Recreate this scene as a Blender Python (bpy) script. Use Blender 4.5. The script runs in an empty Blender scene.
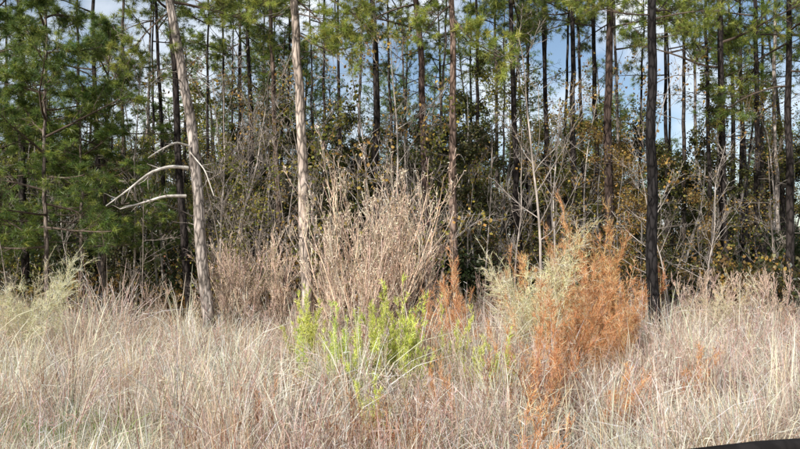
import bpy, math, numpy as np
from mathutils import Vector, Matrix, Euler
rng = np.random.default_rng(7)
sc = bpy.context.scene
sc.view_settings.view_transform='Standard'; sc.view_settings.look='None'; sc.view_settings.exposure=0
F=693.0; CH=2.2; PITCH=math.radians(2.52)
def W(px,py,Y):
    a=(px-400)/F; b=(224.5-py)/F
    dy=math.cos(PITCH)-b*math.sin(PITCH); dz=math.sin(PITCH)+b*math.cos(PITCH)
    return np.array([a*Y/dy, Y, CH+dz*Y/dy])
# ------------------------------------------------------------ camera / light
cam=bpy.data.cameras.new('camera'); co=bpy.data.objects.new('camera',cam); sc.collection.objects.link(co)
cam.sensor_width=36; cam.lens=F/800*36; cam.clip_end=3000; cam.clip_start=0.05
co.location=(0,0,CH); co.rotation_euler=(math.pi/2+PITCH,0,0); sc.camera=co
EL=math.radians(31); AZ=math.radians(-144)   # azimuth from +Y, clockwise: left and behind the viewer
sd=Vector((math.sin(AZ)*math.cos(EL), math.cos(AZ)*math.cos(EL), math.sin(EL)))
sun=bpy.data.lights.new('sun','SUN'); sun.energy=5.0; sun.angle=math.radians(0.5); sun.color=(1,0.96,0.90)
so=bpy.data.objects.new('sun',sun); sc.collection.objects.link(so); so.rotation_euler=sd.to_track_quat('Z','Y').to_euler()
w=bpy.data.worlds.new('World'); sc.world=w; w.use_nodes=True; nt=w.node_tree; nt.nodes.clear()
sk=nt.nodes.new('ShaderNodeTexSky'); sk.sky_type='NISHITA'; sk.sun_disc=False; sk.sun_elevation=EL; sk.sun_rotation=AZ
sk.dust_density=1.0
tc=nt.nodes.new('ShaderNodeTexCoord'); no=nt.nodes.new('ShaderNodeTexNoise'); no.inputs['Scale'].default_value=6; no.inputs['Detail'].default_value=6
rp=nt.nodes.new('ShaderNodeValToRGB'); rp.color_ramp.elements[0].position=0.42; rp.color_ramp.elements[1].position=0.66
mx=nt.nodes.new('ShaderNodeMixRGB'); mx.inputs[2].default_value=(8.4,8.8,9.2,1)
bg=nt.nodes.new('ShaderNodeBackground'); bg.inputs['Strength'].default_value=0.135; wo=nt.nodes.new('ShaderNodeOutputWorld')
nt.links.new(tc.outputs['Generated'],no.inputs['Vector']); nt.links.new(no.outputs['Fac'],rp.inputs[0]); nt.links.new(rp.outputs[0],mx.inputs[0])
nt.links.new(sk.outputs[0],mx.inputs[1]); nt.links.new(mx.outputs[0],bg.inputs[0]); nt.links.new(bg.outputs[0],wo.inputs[0])
# ------------------------------------------------------------ materials
def leafmat(name,trans=0.35,vlo=0.75,vhi=1.25,gloss=0.0):
    m=bpy.data.materials.new(name); m.use_nodes=True; t=m.node_tree; t.nodes.clear(); N=t.nodes.new; L=t.links.new
    at=N('ShaderNodeAttribute'); at.attribute_name='col'
    oi=N('ShaderNodeObjectInfo'); mr=N('ShaderNodeMapRange'); mr.inputs['To Min'].default_value=vlo; mr.inputs['To Max'].default_value=vhi
    L(oi.outputs['Random'],mr.inputs['Value'])
    hs=N('ShaderNodeHueSaturation'); L(at.outputs['Color'],hs.inputs['Color']); L(mr.outputs[0],hs.inputs['Value'])
    d=N('ShaderNodeBsdfDiffuse'); tr=N('ShaderNodeBsdfTranslucent'); L(hs.outputs[0],d.inputs[0]); L(hs.outputs[0],tr.inputs[0])
    ms=N('ShaderNodeMixShader'); ms.inputs[0].default_value=trans; L(d.outputs[0],ms.inputs[1]); L(tr.outputs[0],ms.inputs[2])
    out=N('ShaderNodeOutputMaterial'); last=ms
    if gloss>0:
        g=N('ShaderNodeBsdfGlossy'); g.inputs['Roughness'].default_value=0.4; g.inputs[0].default_value=(1,1,1,1)
        m4=N('ShaderNodeMixShader'); m4.inputs[0].default_value=gloss; L(ms.outputs[0],m4.inputs[1]); L(g.outputs[0],m4.inputs[2]); last=m4
    L(last.outputs[0],out.inputs[0]); return m
def barkmat(name,scale=(9,9,2.6),c0=(0.3,)*3,c1=(1.6,)*3,bump=0.8):
    m=bpy.data.materials.new(name); m.use_nodes=True; t=m.node_tree; N=t.nodes.new; L=t.links.new; b=t.nodes['Principled BSDF']
    b.inputs['Roughness'].default_value=0.95; b.inputs['Specular IOR Level'].default_value=0.1
    at=N('ShaderNodeAttribute'); at.attribute_name='col'; tc=N('ShaderNodeTexCoord'); mp=N('ShaderNodeMapping'); mp.inputs['Scale'].default_value=scale
    L(tc.outputs['Object'],mp.inputs[0]); nz=N('ShaderNodeTexNoise'); nz.inputs['Scale'].default_value=1.3; nz.inputs['Detail'].default_value=5
    va=N('ShaderNodeVectorMath'); va.operation='MULTIPLY_ADD'; va.inputs[1].default_value=(0.9,)*3
    L(mp.outputs[0],nz.inputs[0]); L(nz.outputs['Color'],va.inputs[0]); L(mp.outputs[0],va.inputs[2])
    vo=N('ShaderNodeTexVoronoi'); vo.feature='DISTANCE_TO_EDGE'; vo.inputs['Scale'].default_value=1.2; L(va.outputs[0],vo.inputs['Vector'])
    cr=N('ShaderNodeValToRGB'); cr.color_ramp.elements[0].color=(*c0,1); cr.color_ramp.elements[1].color=(*c1,1); cr.color_ramp.elements[1].position=0.22
    L(vo.outputs['Distance'],cr.inputs[0])
    n2=N('ShaderNodeTexNoise'); n2.inputs['Scale'].default_value=1.6; n2.inputs['Detail'].default_value=8; L(tc.outputs['Object'],n2.inputs[0])
    c2=N('ShaderNodeValToRGB'); c2.color_ramp.elements[0].position=0.3; c2.color_ramp.elements[0].color=(0.4,0.37,0.34,1); c2.color_ramp.elements[1].position=0.7; c2.color_ramp.elements[1].color=(1.4,1.4,1.4,1)
    L(n2.outputs['Fac'],c2.inputs[0])
    a=N('ShaderNodeMixRGB'); a.blend_type='MULTIPLY'; a.inputs[0].default_value=1; L(at.outputs['Color'],a.inputs[1]); L(cr.outputs[0],a.inputs[2])
    c=N('ShaderNodeMixRGB'); c.blend_type='MULTIPLY'; c.inputs[0].default_value=1; L(a.outputs[0],c.inputs[1]); L(c2.outputs[0],c.inputs[2])
    L(c.outputs[0],b.inputs['Base Color']); bp=N('ShaderNodeBump'); bp.inputs['Strength'].default_value=bump; bp.inputs['Distance'].default_value=0.03
    L(vo.outputs['Distance'],bp.inputs['Height']); L(bp.outputs[0],b.inputs['Normal']); return m
M_NEED=leafmat('pine_needles',0.35,0.85,1.25,0.03)
M_LEAF=leafmat('broad_leaves',0.35,0.7,1.25,0.02)
M_GRASS=leafmat('dry_stalks',0.28,0.98,1.04)
M_BARK=barkmat('pine_bark'); M_TWIG=barkmat('smooth_bark',(5,5,1.5),(0.75,)*3,(1.15,)*3,0.2)
# ------------------------------------------------------------ mesh builder
def nrm(a): return a/np.maximum(np.linalg.norm(a,axis=-1,keepdims=True),1e-9)
class MB:
    def __init__(s): s.v=[];s.c=[];s.q=[];s.m=[];s.n=0
    def add(s,v,c,q,m):
        s.v.append(v.reshape(-1,3)); s.c.append(np.broadcast_to(c,v.shape).reshape(-1,3)); s.q.append(q.reshape(-1,4)+s.n); s.m.append(np.full(q.reshape(-1,4).shape[0],m)); s.n+=v.reshape(-1,3).shape[0]
    def ribbons(s,P,Wd,S,col,m):
        N,K,_=P.shape; S=S if S.ndim==3 else S[:,None,:]
        v=np.stack([P-S*Wd[...,None]*0.5,P+S*Wd[...,None]*0.5],axis=2)
        c=col if col.ndim==3 else np.repeat(col[:,None,:],K,1); c=np.repeat(c[:,:,None,:],2,2)
        i=(np.arange(N)[:,None]*K+np.arange(K-1)[None])*2
        s.add(v,c,np.stack([i,i+1,i+3,i+2],-1),m)
    def tubes(s,P,R,sides,col,m):
        N,K,_=P.shape; T=nrm(np.gradient(P,axis=1)); ref=np.where(np.abs(T[:,:1,2:3])>0.7,np.array([1.,0.1,0.]),np.array([0.05,0.1,1.]))
        U=nrm(np.cross(T,np.broadcast_to(ref,T.shape))); V=np.cross(T,U); a=np.arange(sides)*2*np.pi/sides
        v=P[:,:,None]+R[:,:,None,None]*(U[:,:,None]*np.cos(a)[:,None]+V[:,:,None]*np.sin(a)[:,None])
        c=np.broadcast_to(np.asarray(col).reshape(-1,1,1,3) if np.asarray(col).ndim<=2 else col,v.shape)
        b=(np.arange(N)[:,None]*K+np.arange(K-1))[:,:,None]*sides; j=np.arange(sides); j2=(j+1)%sides
        s.add(v,c,np.stack([b+j,b+j2,b+sides+j2,b+sides+j],-1),m)
    def pack(s): s.v=[np.concatenate(s.v)]; s.c=[np.concatenate(s.c)]; s.q=[np.concatenate(s.q)]; s.m=[np.concatenate(s.m)]; return s
    def mesh(s,name,mats,smooth=True):
        v=np.concatenate(s.v); c=np.concatenate(s.c); q=np.concatenate(s.q); m=np.concatenate(s.m); me=bpy.data.meshes.new(name)
        me.vertices.add(len(v)); me.vertices.foreach_set('co',v.astype(np.float32).ravel()); me.loops.add(len(q)*4); me.loops.foreach_set('vertex_index',q.astype(np.int32).ravel())
        me.polygons.add(len(q)); me.polygons.foreach_set('loop_start',(np.arange(len(q))*4).astype(np.int32)); me.polygons.foreach_set('material_index',m.astype(np.int32))
        at=me.attributes.new('col','FLOAT_COLOR','POINT'); at.data.foreach_set('color',np.concatenate([c,np.ones((len(c),1))],1).astype(np.float32).ravel())
        for x in mats: me.materials.append(x)
        me.update(); me.validate()
        if smooth: me.polygons.foreach_set('use_smooth',np.ones(len(q),bool))
        return me
def grow(P,R,nch,tlo,thi,ang,av,lr,K,up,wig,rf,rng,taper=0.25,tshrink=0.5):
    N,Kp,_=P.shape; n=N*nch; ix=np.repeat(np.arange(N),nch); t=rng.uniform(tlo,thi,n)*(Kp-1); i=np.minimum(t.astype(int),Kp-2); f=(t-i)[:,None]
    p=P[ix,i]*(1-f)+P[ix,i+1]*f; r=R[ix,i]*(1-f[:,0])+R[ix,i+1]*f[:,0]; T=nrm(P[ix,i+1]-P[ix,i])
    rd=rng.normal(size=(n,3)); rd=nrm(rd-T*(rd*T).sum(1,keepdims=True)); a=np.radians(ang+av*rng.uniform(-1,1,n))[:,None]
    d=np.cos(a)*T+np.sin(a)*rd; PL=np.linalg.norm(np.diff(P,axis=1),axis=2).sum(1)[ix]; tt=t/(Kp-1)
    L=PL*lr*(1-tshrink*tt)*rng.uniform(0.6,1.3,n); out=np.zeros((n,K,3)); out[:,0]=p
    for k in range(1,K):
        d=nrm(d+np.array([0,0,up/K])+rng.normal(size=(n,3))*wig); p=p+d*(L/(K-1))[:,None]; out[:,k]=p
    rr=(r*rf)[:,None]*np.linspace(1,taper,K)[None]; return out,rr
def pal(rng,n,cols,var=0.15):
    c=np.array(cols)[rng.integers(0,len(cols),n)]; return np.clip(c*(1+var*rng.normal(size=(n,1)))*(1+0.05*rng.normal(size=(n,3))),0.005,0.9)
def obj(name,me,loc=(0,0,0),rot=(0,0,0),s=1,parent=None):
    o=bpy.data.objects.new(name,me); sc.collection.objects.link(o); o.location=loc; o.rotation_euler=rot; o.scale=(s,s,s) if np.isscalar(s) else s
    if parent: o.parent=parent
    return o
def empty(name): return obj(name,None)
# ------------------------------------------------------------ pine parts
GREEN=[(0.13,0.19,0.04),(0.20,0.26,0.05),(0.32,0.36,0.07),(0.09,0.14,0.035),(0.42,0.44,0.09)]
DKGREEN=[(0.08,0.14,0.04),(0.12,0.19,0.05),(0.20,0.27,0.065)]
def tufts(mb,C,D,n,ln,wd,cols,rng,m):
    M=len(C); ix=np.repeat(np.arange(M),n); d=nrm(D[ix]*0.75+nrm(rng.normal(size=(M*n,3)))*0.95); L=ln*rng.uniform(0.6,1.15,M*n)[:,None]
    p0=C[ix]+rng.normal(size=(M*n,3))*0.015; p2=p0+d*L; p2[:,2]-=L[:,0]*0.12
    S=nrm(np.cross(d,rng.normal(size=d.shape))); base=pal(rng,M,cols,0.2)[ix]*(1+0.12*rng.normal(size=(M*n,1)))
    mb.ribbons(np.stack([p0,p2],1),np.tile(np.array([wd,wd*0.3]),(M*n,1)),S,np.clip(base,0.01,0.6),m)
def bough(mb,P0,R0,rng,lod,cols,mneed=1,mbark=0,nn=24):
    bc=(0.13,0.10,0.08)
    if lod==0:
        A,RA=grow(P0,R0,12,0.25,0.98,48,15,0.42,5,0.25,0.12,0.5,rng); B,RB=grow(A,RA,4,0.25,0.95,42,15,0.45,4,0.5,0.12,0.6,rng)
        mb.tubes(A,np.maximum(RA,0.005),4,bc,mbark); mb.tubes(B,np.maximum(RB,0.004),3,bc,mbark)
        allp=[]; alld=[]
        for Q,ks in ((A,(4,)),(B,(2,3)),(P0,(-1,))):
            for k in ks: allp.append(Q[:,k]); alld.append(nrm(Q[:,k]-Q[:,k-1]))
        C=np.concatenate(allp); D=np.concatenate(alld); keep=rng.random(len(C))<0.85; tufts(mb,C[keep],D[keep],nn,0.17,0.010,cols,rng,mneed)
    else:
        A,RA=grow(P0,R0,7,0.3,1,48,15,0.42,4,0.3,0.12,0.5,rng); mb.tubes(A,np.maximum(RA,0.008),3,bc,mbark)
        C=np.concatenate([A[:,2],A[:,3],(A[:,2]+A[:,3])/2,P0[:,-1]]); C=C+rng.normal(size=C.shape)*0.08
        D=np.concatenate([nrm(A[:,3]-A[:,2])]*3+[nrm(P0[:,-1]-P0[:,-2])]); tufts(mb,C,D,11,0.24,0.02,cols,rng,mneed)
def axis(d0,L,K,sag,rng,wig=0.07):
    d=nrm(np.array(d0,float)); p=np.zeros(3); o=[p.copy()]
    for k in range(1,K): d=nrm(d+np.array([0,0,sag/K])+rng.normal(size=3)*wig); p=p+d*L/(K-1); o.append(p.copy())
    return np.array(o)
BOUGH=[]
for i in range(5):
    mb=MB(); P=axis((1,0,0.15),2.3,8,[-0.3,0.3,0.5,0.1][i%4],rng)[None]; R=np.linspace(0.03,0.008,8)[None]
    mb.tubes(P,R,6,(0.13,0.10,0.08),0); bough(mb,P,R,rng,0,GREEN[1:3]+GREEN[4:],nn=30); BOUGH.append(mb.mesh('pine_bough',[M_TWIG,M_NEED]))
def crown(Hc,nb,bs,cols,nn=22):
    Ps=[]
    for i,f in enumerate(np.linspace(0,0.97,nb)):
        f=min(1,max(0,f+rng.normal()*0.01)); a=i*2.4+rng.uniform(-.5,.5); e=math.radians(-5+55*f+rng.uniform(-14,14)); L=2.3*bs*(1.15-0.8*f**1.5)*rng.uniform(.7,1.2)
        P=axis((math.cos(a)*math.cos(e),math.sin(a)*math.cos(e),math.sin(e)),L,8,rng.uniform(-.3,.5),rng); P[:,2]+=f*Hc; Ps.append(P)
    P=np.array(Ps); R=np.tile(np.linspace(0.032,0.008,8),(nb,1)); mb=MB(); mb.tubes(P,R,6,(0.13,0.10,0.08),0); bough(mb,P,R,rng,0,cols,nn=nn); return mb.mesh('pine_crown',[M_TWIG,M_NEED])
CR=[crown(9,15,1.0,GREEN) for _ in range(4)]; CT=[crown(6,7,.8,GREEN) for _ in range(3)]; CY=[crown(7.5,26,.95,DKGREEN+GREEN[:3],nn=24) for _ in range(2)]
def pine(pxb,pxt,wpx,Y=None,H=None,cs=7.5,bow=0.0,kind=CR,name='pine_tree',tint=(0.10,0.08,0.068),stub=9,cw=1.0):
    Y=Y or 0.27*F/wpx; H=H or rng.uniform(15,19); a=W(pxb,262,Y); b=W(pxt,0,Y); K=30; z=np.linspace(-0.15,H,K); u=(z-a[2])/(b[2]-a[2]); P=np.zeros((K,3))
    wv=np.cumsum(rng.normal(size=K))*0.018; x=a[0]+(b[0]-a[0])*u; x0=x[0]
    P[:,0]=x-x0+bow*np.sin(np.clip(u,0,1)*np.pi)+wv-wv[0]; P[:,1]=np.cumsum(rng.normal(size=K))*0.02; P[:,2]=z
    r0=wpx/F*Y/2; R=r0*(1.02-0.8*(z/H)**1.1+0.3*np.exp(-z*3)); R=np.maximum(R,0.015)
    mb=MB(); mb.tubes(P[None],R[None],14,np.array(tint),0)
    A,RA=grow(P[None],R[None],stub,0.15,min(0.6,cs/H+0.1),80,20,0.06,6,-0.25,0.16,0.13,rng,0.3,0.2); RA=np.minimum(RA,0.016)
    mb.tubes(A,RA,5,(0.17,0.15,0.13),1); B,RB=grow(A,RA,3,0.3,1,45,20,0.4,4,0,0.15,0.5,rng); mb.tubes(B,np.maximum(RB,0.003),3,(0.17,0.15,0.13),1)
    o=obj(name,mb.mesh(name,[M_BARK,M_TWIG]),(x0,Y,0)); Hc={id(CR):9,id(CT):6,id(CY):7.5}[id(kind)]
    p=[np.interp(cs,z,P[:,j]) for j in range(3)]; lean=math.atan2(P[-1,0]-p[0],H-cs)
    rt=(Matrix.Rotation(lean,3,'Y')@Matrix.Rotation(rng.uniform(0,6.28),3,'Z')).to_euler()
    obj('crown',kind[rng.integers(0,len(kind))],p,rt,(cw,cw,(H-cs)/Hc),o)
    return o,x0,Y,P
def aim(o,base_rel,px,py,Y,s=None,var=0):
    t=W(px,py,Y)-np.array(o.location); d=t-base_rel; L=np.linalg.norm(d)
    obj('bough',BOUGH[var],base_rel,(0,-math.asin(d[2]/L),math.atan2(d[1],d[0])),s or L/2.3,o)
DK_SHADE=(0.036,0.030,0.028); BR=(0.15,0.11,0.088); LT=(0.31,0.27,0.24)  # darkest tint puts canopy shade into the bark colour of shaded trunks
pine(25,18,8,Y=19,cs=6.5,tint=DK_SHADE)
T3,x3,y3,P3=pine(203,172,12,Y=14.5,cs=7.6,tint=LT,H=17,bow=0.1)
pine(188,172,8,Y=18,cs=8.5,tint=DK_SHADE); pine(165,160,5,Y=24,cs=10,kind=CT,tint=DK_SHADE); pine(253,247,7,cs=9.3,tint=DK_SHADE); pine(280,268,6.5,Y=21,cs=9.5,tint=BR)
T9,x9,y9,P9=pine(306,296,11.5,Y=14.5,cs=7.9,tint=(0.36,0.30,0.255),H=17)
pine(379,372,9,Y=19,cs=8.8,tint=DK_SHADE); pine(429,418,9,Y=18,cs=8.8,tint=(0.10,0.07,0.06)); T12,x12,y12,P12=pine(453,448,9,Y=17,cs=8.8,tint=(.21,.15,.12))
T13,x13,y13,P13=pine(520,512,7,Y=20,cs=9.8,tint=DK_SHADE); pine(551,541,6.5,Y=23,cs=10.8,tint=DK_SHADE); pine(548,547,5,Y=27,cs=11.5,kind=CT,tint=DK_SHADE); pine(573,566,7,Y=23,cs=10.3,tint=DK_SHADE); pine(595,592,6.5,Y=24,cs=10.3,tint=DK_SHADE)
pine(608,606,10,Y=19,cs=8.5,tint=(0.065,0.047,0.04)); T18,x18,y18,P18=pine(653,649,12,Y=14.8,cs=7.5,tint=(0.022,0.02,0.02),H=17)  # near-black bark on the last trunk: its shade is put into the tint
pine(728,722,8,Y=20,cs=7.6,tint=DK_SHADE); pine(756,752,7,Y=22,cs=8.2,tint=DK_SHADE); pine(791,786,8.5,Y=19,cs=6.8,tint=DK_SHADE); pine(710,706,5,Y=24,cs=9,kind=CT,tint=DK_SHADE); pine(100,96,6,Y=22,cs=7.5,tint=DK_SHADE)
pine(125,122,5,Y=25,cs=9,kind=CT); pine(340,335,5,Y=26,cs=10,kind=CT,tint=DK_SHADE); pine(480,478,5,Y=28,cs=10.5,kind=CT,tint=DK_SHADE); pine(665,662,5,Y=27,cs=10,kind=CT,tint=DK_SHADE); pine(780,777,5,Y=24,cs=8,tint=LT,kind=CT)
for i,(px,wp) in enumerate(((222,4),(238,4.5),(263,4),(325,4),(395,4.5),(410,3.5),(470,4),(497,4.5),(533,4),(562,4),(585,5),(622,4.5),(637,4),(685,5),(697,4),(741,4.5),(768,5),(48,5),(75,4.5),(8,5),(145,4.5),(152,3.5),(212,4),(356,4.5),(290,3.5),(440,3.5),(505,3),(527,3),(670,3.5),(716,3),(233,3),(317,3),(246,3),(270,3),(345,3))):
    pine(px,px-rng.uniform(-6,9),wp,Y=rng.uniform(25,34),cs=rng.uniform(10.5,12.5),kind=CT,tint=[DK_SHADE,(0.08,.066,.058),(0.22,.19,.17)][i%3],stub=5,cw=1.2)
for px in (-90,870): pine(px,px-5,10,Y=rng.uniform(16,20),cs=6.5)
for (px,Y,H,s) in ((48,16.5,9.5,1.0),(-20,17,8.5,1.0),(105,19,8.5,0.85),(85,17.5,6.5,.8)):
    pine(px,px+3,5,Y=Y,H=H,cs=2.4,kind=CY,tint=(0.16,0.13,0.11),cw=s)
for (o,Pp,h,px,py,Yt,v) in ((T9,P9,7.6,355,50,14.8,0),(T9,P9,6.9,350,85,14.0,1),(T9,P9,8.2,275,25,14,2),(T9,P9,7.3,325,35,13.5,3),(T9,P9,7.9,380,25,14,4),(T3,P3,7.4,120,60,14,4),(T3,P3,7.9,230,15,14.2,0),(T18,P18,7.4,600,22,14,1),(T18,P18,6.9,690,45,14.4,2),(T18,P18,7.3,720,15,14,3),(T12,P12,8.1,500,92,16,1),(T12,P12,8.4,415,35,16,0)):
    b=np.array([np.interp(h,Pp[:,2],Pp[:,j]) for j in range(3)]); aim(o,b,px,py,Yt,None,v)
mb=MB()
for pts,r in (([(188,168),(170,166),(150,172),(128,190),(106,206)],0.04),([(186,196),(165,196),(142,203),(120,209)],0.036),([(189,146),(176,142),(160,150),(148,158)],0.024),([(190,152),(205,170),(214,196)],0.014)):
    Q=np.array([W(p[0],p[1],14.4-0.25*i) for i,p in enumerate(pts)]); tt=np.linspace(0,len(pts)-1,14); S=np.stack([np.interp(tt,np.arange(len(pts)),Q[:,j]) for j in range(3)],1); S[1:-1]=(S[:-2]+S[1:-1]*2+S[2:])/4
    S=S-np.array([x3,y3,0]); Rr=np.linspace(r,0.011,14); mb.tubes(S[None],Rr[None],7,(0.62,0.58,0.52),0)
    A,RA=grow(S[None],Rr[None],7,0.3,1,50,20,0.25,5,0.1,0.15,0.45,rng); mb.tubes(A,RA,4,(0.5,0.46,0.42),0)
obj('dead_limbs',mb.mesh('dead_limbs',[M_TWIG]),parent=T3)
# ------------------------------------------------------------ hardwoods
def leaves(mb,P,n,size,cols,rng,m,spread=0.12):
    N,K,_=P.shape; k=rng.integers(1,K,n); i=rng.integers(0,N,n); C=P[i,k]+rng.normal(size=(n,3))*spread; d=nrm(rng.normal(size=(n,3))-np.array([0,0,0.5])); S=nrm(np.cross(d,rng.normal(size=(n,3))))
    L=size*rng.uniform(0.6,1.3,n)[:,None]; Q=np.stack([C,C+d*L*0.5,C+d*L],1); w=L*np.array([[0.25,0.85,0.1]]); mb.ribbons(Q,w,S,pal(rng,n,cols,0.22),m)
def hardwood(rng,H,r0,cols,nl,size,bare=0.15,tint=(0.24,0.22,0.2),dens=14):
    K=16; P=axis((rng.normal()*0.08,rng.normal()*0.08,1),H,K,0.4,rng,0.05)[None]; R=np.linspace(r0,0.01,K)[None]; mb=MB(); mb.tubes(P,R,8,tint,0)
    A,RA=grow(P,R,dens,bare,0.97,52,18,0.34,8,0.5,0.11,0.5,rng,0.2); mb.tubes(A,np.maximum(RA,0.006),5,tint,0)
    B,RB=grow(A,RA,7,0.2,1,42,18,0.42,6,0.3,0.13,0.6,rng); mb.tubes(B,np.maximum(RB,0.005),3,tint,0)
    C,RC=grow(B,RB,3,0.2,1,40,18,0.5,4,0.2,0.15,0.6,rng); mb.tubes(C,np.maximum(RC,0.004),3,tint,0)
    if nl: leaves(mb,C,nl,size,cols,rng,1)
    return mb.mesh('hardwood',[M_TWIG,M_LEAF])
YG=[(0.22,0.22,0.045),(0.15,0.17,0.04),(0.38,0.31,0.06)]; OL=[(0.04,0.052,0.022),(0.065,0.075,0.025),(0.11,0.10,0.035),(0.09,0.075,0.04)]; OC=[(0.50,0.32,0.08),(0.36,0.22,0.07),(0.28,0.23,0.06),(0.20,0.12,0.05)]
RD=[(0.35,0.08,0.04),(0.25,0.08,0.04),(0.38,0.18,0.06)]
HW=[hardwood(rng,10,0.09,OL,7000,0.12),hardwood(rng,12,0.11,YG,4200,0.10),hardwood(rng,9,0.07,OC,3200,0.09),hardwood(rng,11,0.09,OL+YG[:2],6500,0.11,0.05),hardwood(rng,8,0.06,[(0.2,.15,.08)],500,0.08),hardwood(rng,11,0.10,OC+YG,1500,0.09,tint=(0.30,0.27,0.25))]
SAP=[hardwood(rng,7,0.035,[(0.2,.15,.08)],0,0.08,0.2,(0.40,0.35,0.31),12),hardwood(rng,6,0.03,YG,900,0.08,0.15,(0.3,0.26,0.22),12),hardwood(rng,7.5,0.04,OC,500,0.08,0.25,(0.48,0.43,0.39),12),hardwood(rng,5.5,0.03,[(0.2,.15,.08)],0,0.1,0.1,(0.34,0.29,0.25),14)]
for px,Y,k,s in ((620,17.5,2,0.5),(600,19.5,2,0.62),(640,20,2,0.6),(660,22,3,0.55),(585,23,1,0.6),(480,22,0,0.6),(500,26,1,0.7),(700,21,2,0.5),(770,21,5,0.6),(60,26,3,0.7),(120,24,0,0.6),(230,25,5,0.7),(350,24,3,0.6),(410,26,0,0.65),(545,24,2,0.6),(680,25,3,0.65),(30,30,1,0.7),(300,27,0,0.7),(740,27,5,0.8),(200,30,3,0.75),(260,22,0,.5),(450,23,3,.5),(180,23,3,.5),(275,24,2,.5),(510,21,5,.5),(560,18.5,5,.5)):
    obj('hardwood_tree',HW[k],(W(px,255,Y)[0],Y,-0.05),(0,0,rng.uniform(0,6.3)),s*rng.uniform(0.9,1.1))
for i in range(60):
    Y=rng.uniform(15.5,24); px=rng.uniform(0,800) if i%2 else rng.uniform(200,440)
    obj('hardwood_sapling',SAP[rng.integers(0,4)],(W(px,255,Y)[0],Y,-0.05),(rng.normal()*0.05,rng.normal()*0.05,rng.uniform(0,6.3)),rng.uniform(0.6,1.1))
# ------------------------------------------------------------ distant forest
def farpine(rng,H,cs):
    K=14; P=axis((rng.normal()*.02,rng.normal()*.02,1),H,K,0.3,rng,0.02)[None]; R=np.linspace(0.16,0.03,K)[None]; mb=MB(); mb.tubes(P,R,8,(0.07,0.06,0.054),0)
    n=22; h=np.linspace(cs,H*0.99,n); a=np.arange(n)*2.4; f=(h-cs)/(H-cs); e=np.radians(-5+50*f); d=np.stack([np.cos(a)*np.cos(e),np.sin(a)*np.cos(e),np.sin(e)],1); L=2.6*(1-0.7*f**1.4)*rng.uniform(.7,1.2,n)
    u=h/H*(K-1); i=np.minimum(u.astype(int),K-2); b=P[0,i]*(1-(u-i))[:,None]+P[0,i+1]*(u-i)[:,None]
    s=np.linspace(0,1,6)[None,:,None]; Q=b[:,None]+d[:,None]*L[:,None,None]*s; Q[:,:,2]+=0.12*(s[...,0]**2)*L[:,None]; Rq=np.tile(np.linspace(0.035,0.01,6),(n,1)); mb.tubes(Q,Rq,4,(0.13,0.1,0.08),0)
    bough(mb,Q,Rq,rng,1,GREEN[:4]+DKGREEN); return mb.mesh('far_pine',[M_BARK,M_NEED])
FP=[farpine(rng,16,9.5),farpine(rng,14,8.5),farpine(rng,17,11),farpine(rng,13,8)]
DF=empty('distant_forest')
for i in range(400):
    r=rng.random(); pn=r<0.20; Y=(30+60*rng.random()**1.1) if i<280 else rng.uniform(27,48); X=rng.uniform(-1,1)*(Y*0.62+3)
    me=FP[rng.integers(0,4)] if pn else HW[rng.choice([0,0,0,0,1,3,3,2,5])]
    s=rng.uniform(0.75,1.0) if pn else rng.uniform(0.5,0.85)*(1.0 if Y<40 else 1.15); obj('tree',me,(X,Y,-0.1),(0,0,rng.uniform(0,6.3)),s,DF)
def bush(rng,cols,h=1.8,nl=3500):
    n=12; mb=MB(); a=rng.uniform(0,6.3,n); P=np.stack([axis((math.cos(t)*.5,math.sin(t)*.5,1),h*rng.uniform(.7,1.1),8,0.2,rng,0.1) for t in a]); R=np.tile(np.linspace(0.014,0.005,8),(n,1)); mb.tubes(P,R,4,(0.2,.16,.13),0)
    A,RA=grow(P,R,8,0.15,1,45,20,0.4,5,0.2,0.14,0.6,rng); mb.tubes(A,np.maximum(RA,.004),3,(0.2,.16,.13),0); B,RB=grow(A,RA,3,0.2,1,45,20,0.5,4,0.1,0.15,0.6,rng); mb.tubes(B,np.maximum(RB,.003),3,(0.2,.16,.13),0)
    leaves(mb,B,nl,0.08,cols,rng,1,0.08); return mb.mesh('bush',[M_TWIG,M_LEAF])
BU=[bush(rng,OL,nl=2600),bush(rng,YG+OL,nl=2600),bush(rng,OC,nl=1700),bush(rng,[(0.035,0.055,0.022),(0.055,0.07,.025)],2.4,3500),bush(rng,RD+OC,1.6,1300)]
US=empty('understory_thicket')
for i in range(180):
    Y=17.5+45*rng.random()**1.4; X=rng.uniform(-1,1)*(Y*0.62+2); obj('bush',BU[rng.choice([0,0,1,2,2,3,3,4])],(X,Y,-0.1),(0,0,rng.uniform(0,6.3)),rng.uniform(0.6,1.3)*(1.6 if Y>28 else 1),US)
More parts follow.
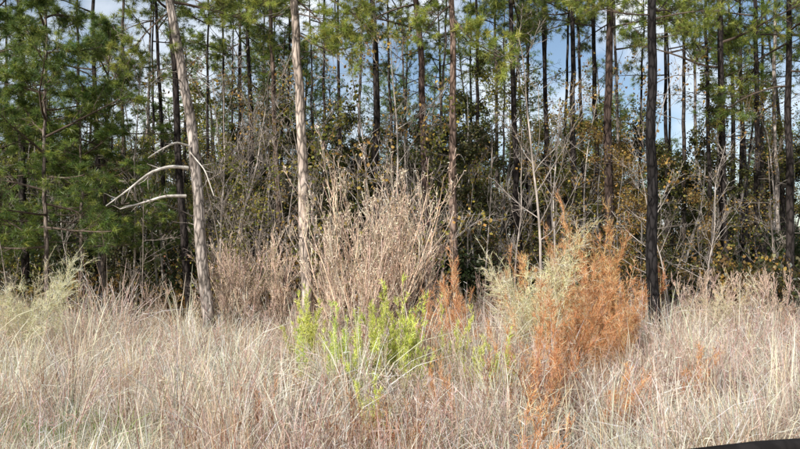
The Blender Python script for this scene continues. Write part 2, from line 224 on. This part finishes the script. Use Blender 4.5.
# ------------------------------------------------------------ bare shrubs
def shrub(rng,h,n,tint,fast=0.25):
    mb=MB(); a=rng.uniform(0,6.3,n); P=np.stack([axis((math.cos(t)*fast,math.sin(t)*fast,1),h*rng.uniform(.6,1.05),10,0.35,rng,0.06) for t in a]); P[:,:,0]+=rng.normal(size=n)[:,None]*0.12; P[:,:,1]+=rng.normal(size=n)[:,None]*0.12
    R=np.tile(np.linspace(0.012,0.005,10),(n,1)); c=pal(rng,n,[tint],0.12); mb.tubes(P,R,5,c,0)
    A,RA=grow(P,R,11,0.2,1,28,12,0.34,6,0.7,0.08,0.6,rng); mb.tubes(A,np.maximum(RA,.0042),3,pal(rng,len(A),[tint],.15),0)
    B,RB=grow(A,RA,5,0.15,1,28,14,0.45,4,0.6,0.1,0.7,rng); mb.tubes(B,np.maximum(RB,.0036),3,pal(rng,len(B),[tint],.2),0)
    n2=1500; k=rng.integers(1,4,n2); i=rng.integers(0,len(B),n2); C=B[i,k]; d=nrm(rng.normal(size=(n2,3))); Q=np.stack([C,C+d*0.02,C+d*0.04],1); mb.ribbons(Q,np.tile([.004,.014,.003],(n2,1)),nrm(np.cross(d,rng.normal(size=d.shape))),pal(rng,n2,[np.array(tint)*1.15],.2),1)
    return mb.mesh('shrub',[M_TWIG,M_GRASS])
TAN=(0.80,0.63,0.49); SH=[shrub(rng,3.4,12,TAN),shrub(rng,2.9,11,(0.74,0.57,0.44)),shrub(rng,2.4,12,(0.60,0.46,0.36),0.4)]
for px,Y,k,s in ((348,13.4,0,1.08),(380,13.7,0,1.2),(400,14.2,1,1.25),(330,14.4,1,1.0),(366,14.6,0,1.32),(412,15,2,1.1),(250,15,2,1.05),(275,15.5,1,0.95),(225,15.3,2,0.95),(235,16,1,0.9),(310,15.5,2,0.9),(690,15.5,2,0.8),(715,15,1,0.65),(745,15.8,2,0.8),(560,15.5,2,0.8),(480,15.8,2,0.8),(150,15.5,2,0.7),(785,14.5,2,0.8)):
    obj('bare_shrub',SH[k],(W(px,260,Y)[0],Y,-0.03),(0,0,rng.uniform(0,6.3)),s)
# ------------------------------------------------------------ field plants
STRAW=[(0.90,0.79,0.60),(0.88,0.72,0.52),(0.90,0.86,0.73),(0.78,0.59,0.42),(0.52,0.35,0.23)]; MAUVE=[(0.88,0.71,0.60),(0.74,0.56,0.47),(0.90,0.80,0.70),(0.48,0.32,0.26)]
ORNG=[(0.86,0.49,0.25),(0.78,0.40,0.18),(0.89,0.64,0.41),(0.64,0.29,0.12)]; RUST=[(0.38,0.18,0.11),(0.24,0.11,0.07),(0.58,0.32,0.20)]
YGR=[(0.78,0.82,0.20),(0.62,0.70,0.15),(0.88,0.87,0.38)]; GRN=[(0.20,0.31,0.07),(0.34,0.44,0.12),(0.12,0.20,0.05)]; PALE=[(0.90,0.87,0.70),(0.90,0.83,0.64),(0.88,0.84,0.56)]
def tuft(rng,n,h,spread,lean,wd,cols,droop=0.35,lo=0.45):
    mb=MB(); K=5; a=rng.uniform(0,2*np.pi,n); r=spread*np.sqrt(rng.random(n)); b=np.stack([r*np.cos(a),r*np.sin(a),np.full(n,-0.03)],1); a2=a+rng.normal(size=n)*0.9
    le=np.minimum(lean*np.abs(rng.normal(size=n))+0.05,0.95); H=h*rng.uniform(lo,1.1,n); t=np.linspace(0,1,K)[None]; o=(le*H)[:,None]*t**1.8; z=H[:,None]*(t-droop*np.minimum(le,1.2)[:,None]*t**2.6)
    P=b[:,None]+np.stack([np.cos(a2)[:,None]*o,np.sin(a2)[:,None]*o,z],-1)+np.cumsum(rng.normal(size=(n,K,3))*0.009,1)
    S=np.stack([-np.sin(a2),np.cos(a2),np.zeros(n)],1); S=nrm(S+rng.normal(size=S.shape)*0.6); wv=wd*rng.uniform(.6,1.4,n)[:,None]*np.array([[.8,1,.9,.6,.15]])
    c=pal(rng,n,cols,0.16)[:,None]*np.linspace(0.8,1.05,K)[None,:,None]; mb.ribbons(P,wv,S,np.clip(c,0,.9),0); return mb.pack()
def plume(rng,n,h,cols,branch=14,fil=9,fl=0.06,lean=0.12,spread=0.15,lr=0.2,ang=32,tlo=0.35,droop=0.0,wd=0.005,up=0.5):
    mb=MB(); a=rng.uniform(0,6.3,n); P=np.stack([axis((math.cos(t)*lean*rng.uniform(.2,2),math.sin(t)*lean*rng.uniform(.2,2),1),h*rng.uniform(.6,1.1),9,-droop,rng,0.05) for t in a])
    P[:,:,0]+=(rng.normal(size=n)*spread)[:,None]; P[:,:,1]+=(rng.normal(size=n)*spread)[:,None]; P[:,:,2]-=0.03; R=np.tile(np.linspace(0.005,0.0022,9),(n,1)); c=pal(rng,n,cols,.15); mb.tubes(P,R,3,c,0)
    A,RA=grow(P,R,branch,tlo,1,ang,12,lr,4,up-droop,0.09,0.7,rng,0.4,0.55); mb.tubes(A,np.maximum(RA,.0018),3,pal(rng,len(A),cols,.15),0)
    N=len(A)*fil; i=np.repeat(np.arange(len(A)),fil); k=rng.integers(0,3,N); f=rng.random((N,1)); C=A[i,k]*(1-f)+A[i,k+1]*f; T=nrm(A[i,k+1]-A[i,k]); d=nrm(T+rng.normal(size=(N,3))*0.6); L=fl*rng.uniform(.5,1.3,N)[:,None]
    Q=np.stack([C,C+d*L],1); mb.ribbons(Q,np.tile([wd,wd*.4],(N,1)),nrm(np.cross(d,rng.normal(size=d.shape))),pal(rng,N,cols,.2),0)
    N=n*10; i=rng.integers(0,n,N); k=rng.integers(1,6,N); C=P[i,k]; d=nrm(rng.normal(size=(N,3))*[1,1,.4]+[0,0,.3]); L=0.14*rng.uniform(.4,1.3,N)[:,None]; Q=np.stack([C,C+d*L*.5,C+d*L*.9+np.array([0,0,-1])*L*.4],1)
    mb.ribbons(Q,np.tile([.003,.008,.002],(N,1)),nrm(np.cross(d,rng.normal(size=d.shape))),pal(rng,N,cols,.25),0)
    return mb.pack()
V={}
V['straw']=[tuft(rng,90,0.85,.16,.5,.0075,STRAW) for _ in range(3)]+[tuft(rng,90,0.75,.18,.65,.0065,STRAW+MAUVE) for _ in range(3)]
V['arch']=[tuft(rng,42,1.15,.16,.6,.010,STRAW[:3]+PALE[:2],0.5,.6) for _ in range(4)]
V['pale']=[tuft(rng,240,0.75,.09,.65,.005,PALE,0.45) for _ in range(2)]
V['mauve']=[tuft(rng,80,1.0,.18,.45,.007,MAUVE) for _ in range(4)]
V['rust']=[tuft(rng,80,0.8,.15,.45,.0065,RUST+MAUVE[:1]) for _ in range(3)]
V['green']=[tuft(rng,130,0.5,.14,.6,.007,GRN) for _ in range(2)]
V['reed_straw']=[plume(rng,6,1.15,STRAW+MAUVE,8,6,.05) for _ in range(4)]
V['reed_mauve']=[plume(rng,6,1.3,MAUVE,8,6,.05) for _ in range(4)]
V['orange']=[plume(rng,8,1.5,ORNG,22,14,.07,lr=.17,ang=28,spread=.15,lean=.1) for _ in range(4)]
V['spire']=[plume(rng,7,2.9,ORNG,34,15,.09,lr=.12,ang=30,spread=.12,lean=.04,tlo=.2,wd=.007) for _ in range(2)]
V['rustplume']=[plume(rng,7,1.2,RUST+ORNG[:1],14,9,.05) for _ in range(2)]
V['yg']=[plume(rng,9,1.35,YGR,17,15,.05,wd=.008,ang=24,lr=.14,spread=.12) for _ in range(4)]
V['drop']=[plume(rng,8,2.1,[(0.88,0.78,0.54),(0.78,0.72,0.42),(0.89,0.80,0.60)],24,12,.08,lean=.2,droop=.8,tlo=.45,lr=.22,up=0.3) for _ in range(2)]
def fence_y(x): return 5.3+0.30*(x-2.2)
def hscale(Y): return np.interp(Y,[4,7,11,16],[0.85,1.0,1.15,1.3])
def put(dst,kind,X,Y,s=1,sz=1.0,tilt=0.11):
    if Y<fence_y(X)+0.3 and X>0.9: return
    s*=rng.uniform(.75,1.2) if kind!='spire' else 1; T=V[kind][rng.integers(0,len(V[kind]))]; v=T.v[0]*np.array([s,s,s*sz*(rng.uniform(.75,1.15) if kind!='spire' else 1)])
    R=np.array(Euler((np.clip(rng.normal(),-2,2)*tilt,np.clip(rng.normal(),-2,2)*tilt,rng.uniform(0,6.3))).to_matrix()); v=v@R.T+np.array([X,Y,0]); c=np.clip(T.c[0]*rng.uniform(.78,1.12)*(1+0.03*rng.normal(size=3)),0,.9)
    dst.v.append(v); dst.c.append(c); dst.q.append(T.q[0]+dst.n); dst.m.append(T.m[0]); dst.n+=len(v)
GM=MB()
def fld(x,y): return math.sin(x*2.1+1.3*math.sin(y*1.1))*math.sin(y*1.9+x*.7)+0.5*math.sin(x*4.7-y*3.9)
for i in range(2200):
    Y=3.9+13.2*rng.random()**0.9; X=rng.uniform(-1,1)*(Y*0.60+1.0); px=400+F*X/Y; q=px+rng.normal()*35; g=fld(X,Y); h=hscale(Y)*(1+0.2*g)
    if g<-0.55 and rng.random()<.6: continue
    if q<250: k=rng.choice(['straw','arch','pale','mauve','reed_straw','rust','reed_mauve','green'],p=[.34,.17,.16,.14,.07,.06,.03,.03])
    elif q<430: k=rng.choice(['straw','arch','mauve','rust','reed_straw','reed_mauve','green','rustplume'],p=[.31,.16,.17,.16,.07,.05,.05,.03])
    elif q<520: k=rng.choice(['straw','arch','rust','mauve','reed_straw','reed_mauve','rustplume'],p=[.30,.16,.14,.18,.09,.09,.04])
    elif q<640: k=rng.choice(['straw','arch','rust','mauve','orange','reed_mauve','reed_straw'],p=[.30,.16,.13,.2,.05,.08,.08])
    else: k=rng.choice(['mauve','arch','reed_mauve','straw','reed_straw','rust','pale'],p=[.28,.18,.11,.20,.08,.08,.07])
    put(GM,k,X,Y,h if k!='pale' else .95,sz=0.9 if k.startswith('reed') else 1)
print('grass quads',sum(len(a) for a in GM.q)); obj('dry_grass',GM.mesh('dry_grass',[M_GRASS]))
def patch(kind,name,cx,cy,n,sx,sy,s,sz=1.0,tilt=.06):
    mb=MB()
    for _ in range(n):
        Y=cy+rng.normal()*sy; X=(cx-400)/F*cy+rng.normal()*sx; put(mb,kind,X,Y,s,sz,tilt)
    if mb.n: obj(name,mb.mesh(name,[M_GRASS]))
patch('yg','goldenrod_plant',394,9.6,7,.15,.2,1.1); patch('yg','goldenrod_plant',360,9.4,4,.14,.2,1.0); patch('yg','goldenrod_plant',308,12.3,3,.1,.12,1.05); patch('yg','goldenrod_plant',490,9.3,3,.12,.15,.85); patch('yg','goldenrod_plant',447,10.5,2,.1,.15,.85); patch('yg','goldenrod_plant',388,7.8,2,.1,.15,.65)
patch('orange','rust_colored_weed',580,11.5,7,.42,.3,1.25,tilt=.1); patch('orange','rust_colored_weed',560,9.5,4,.35,.3,1.0,tilt=.12); patch('spire','rust_colored_weed',594,12.2,2,.08,.06,1.0,1.0,.03); patch('spire','rust_colored_weed',567,12.3,1,.05,.06,.86,1.0,.04); patch('spire','rust_colored_weed',625,12.3,1,.05,.06,.8,1.0,.04); patch('orange','rust_colored_weed',628,11.5,4,.22,.2,1.12,tilt=.1); patch('orange','rust_colored_weed',462,12,3,.2,.2,1.1); patch('rustplume','rust_colored_weed',540,8,4,.3,.3,.9); patch('orange','rust_colored_weed',440,8,1,.2,.2,.6); patch('orange','rust_colored_weed',680,9,1,.1,.1,.8)
patch('drop','dog_fennel',526,11.7,4,.14,.12,1.2); patch('drop','dog_fennel',10,12.5,5,.25,.2,1.0); patch('drop','dog_fennel',735,14.5,3,.4,.2,.8)
patch('rustplume','brown_weed',330,6.8,6,.45,.3,.75); patch('rustplume','brown_weed',375,6.4,4,.3,.2,.7); patch('pale','blond_grass_clump',150,6.2,7,.3,.12,.95); patch('pale','blond_grass_clump',40,6.6,6,.35,.2,.9); patch('rust','brown_weed',350,6.3,6,.4,.2,.95)
patch('green','green_grass_clump',255,5.3,16,.35,.15,1.25); patch('green','green_grass_clump',50,7.4,8,.35,.2,1.5); patch('green','green_grass_clump',730,7,4,.4,.2,.9); patch('green','green_grass_clump',390,5.5,8,.3,.1,1.05)
# ------------------------------------------------------------ ground
xs=np.concatenate([-np.geomspace(1500,16,14),np.linspace(-15,15,76),np.geomspace(16,1500,14)]); yy=np.concatenate([[-1500,-500,-150,-50,-15],np.linspace(-5,30,88),np.geomspace(31,1500,18)])
XX,YY=np.meshgrid(xs,yy); ZZ=(np.sin(XX*1.7+YY*.6)*np.sin(YY*1.3-XX*.4))*0.03-0.03; v=np.stack([XX,YY,ZZ],-1); ny,nx=XX.shape; i=(np.arange(ny-1)[:,None]*nx+np.arange(nx-1)); mb=MB(); mb.add(v,np.array([.2,.15,.1]),np.stack([i,i+1,i+nx+1,i+nx],-1),0)
gm=bpy.data.materials.new('leaf_litter'); gm.use_nodes=True; t=gm.node_tree; b=t.nodes['Principled BSDF']; b.inputs['Roughness'].default_value=1; tcn=t.nodes.new('ShaderNodeTexCoord'); nz=t.nodes.new('ShaderNodeTexNoise'); nz.inputs['Scale'].default_value=9; nz.inputs['Detail'].default_value=10
cr=t.nodes.new('ShaderNodeValToRGB'); cr.color_ramp.elements[0].position=.3; cr.color_ramp.elements[0].color=(.04,.028,.016,1); cr.color_ramp.elements[1].position=.72; cr.color_ramp.elements[1].color=(.26,.19,.12,1)
bp=t.nodes.new('ShaderNodeBump'); bp.inputs['Distance'].default_value=.05; t.links.new(tcn.outputs['Object'],nz.inputs[0]); t.links.new(nz.outputs['Fac'],cr.inputs[0]); t.links.new(cr.outputs[0],b.inputs['Base Color']); t.links.new(nz.outputs['Fac'],bp.inputs['Height']); t.links.new(bp.outputs[0],b.inputs['Normal'])
obj('ground',mb.mesh('ground',[gm]))
# ------------------------------------------------------------ dark timber rail at the roadside (lower right)
fe=empty('timber_rail_fence'); mb=MB()
K=24; xr=np.linspace(0.6,9,K); P=np.stack([xr,fence_y(xr),np.full(K,0.67)+0.006*np.sin(xr*3)],1)[None]; mb.tubes(P,(0.07+0.004*np.sin(xr*5))[None],12,(0.02,0.018,0.018),0)
obj('rail',mb.mesh('rail',[M_TWIG]),parent=fe)
for x in (0.9,3.9,6.9):
    mb=MB(); P=np.array([[x,fence_y(x)-0.02,z] for z in (-.2,.2,.5,.62)])[None]; mb.tubes(P,np.array([[.085,.082,.08,.07]]),12,(0.03,.026,.024),0); obj('post',mb.mesh('post',[M_TWIG]),parent=fe)
print('objects',len(bpy.data.objects))
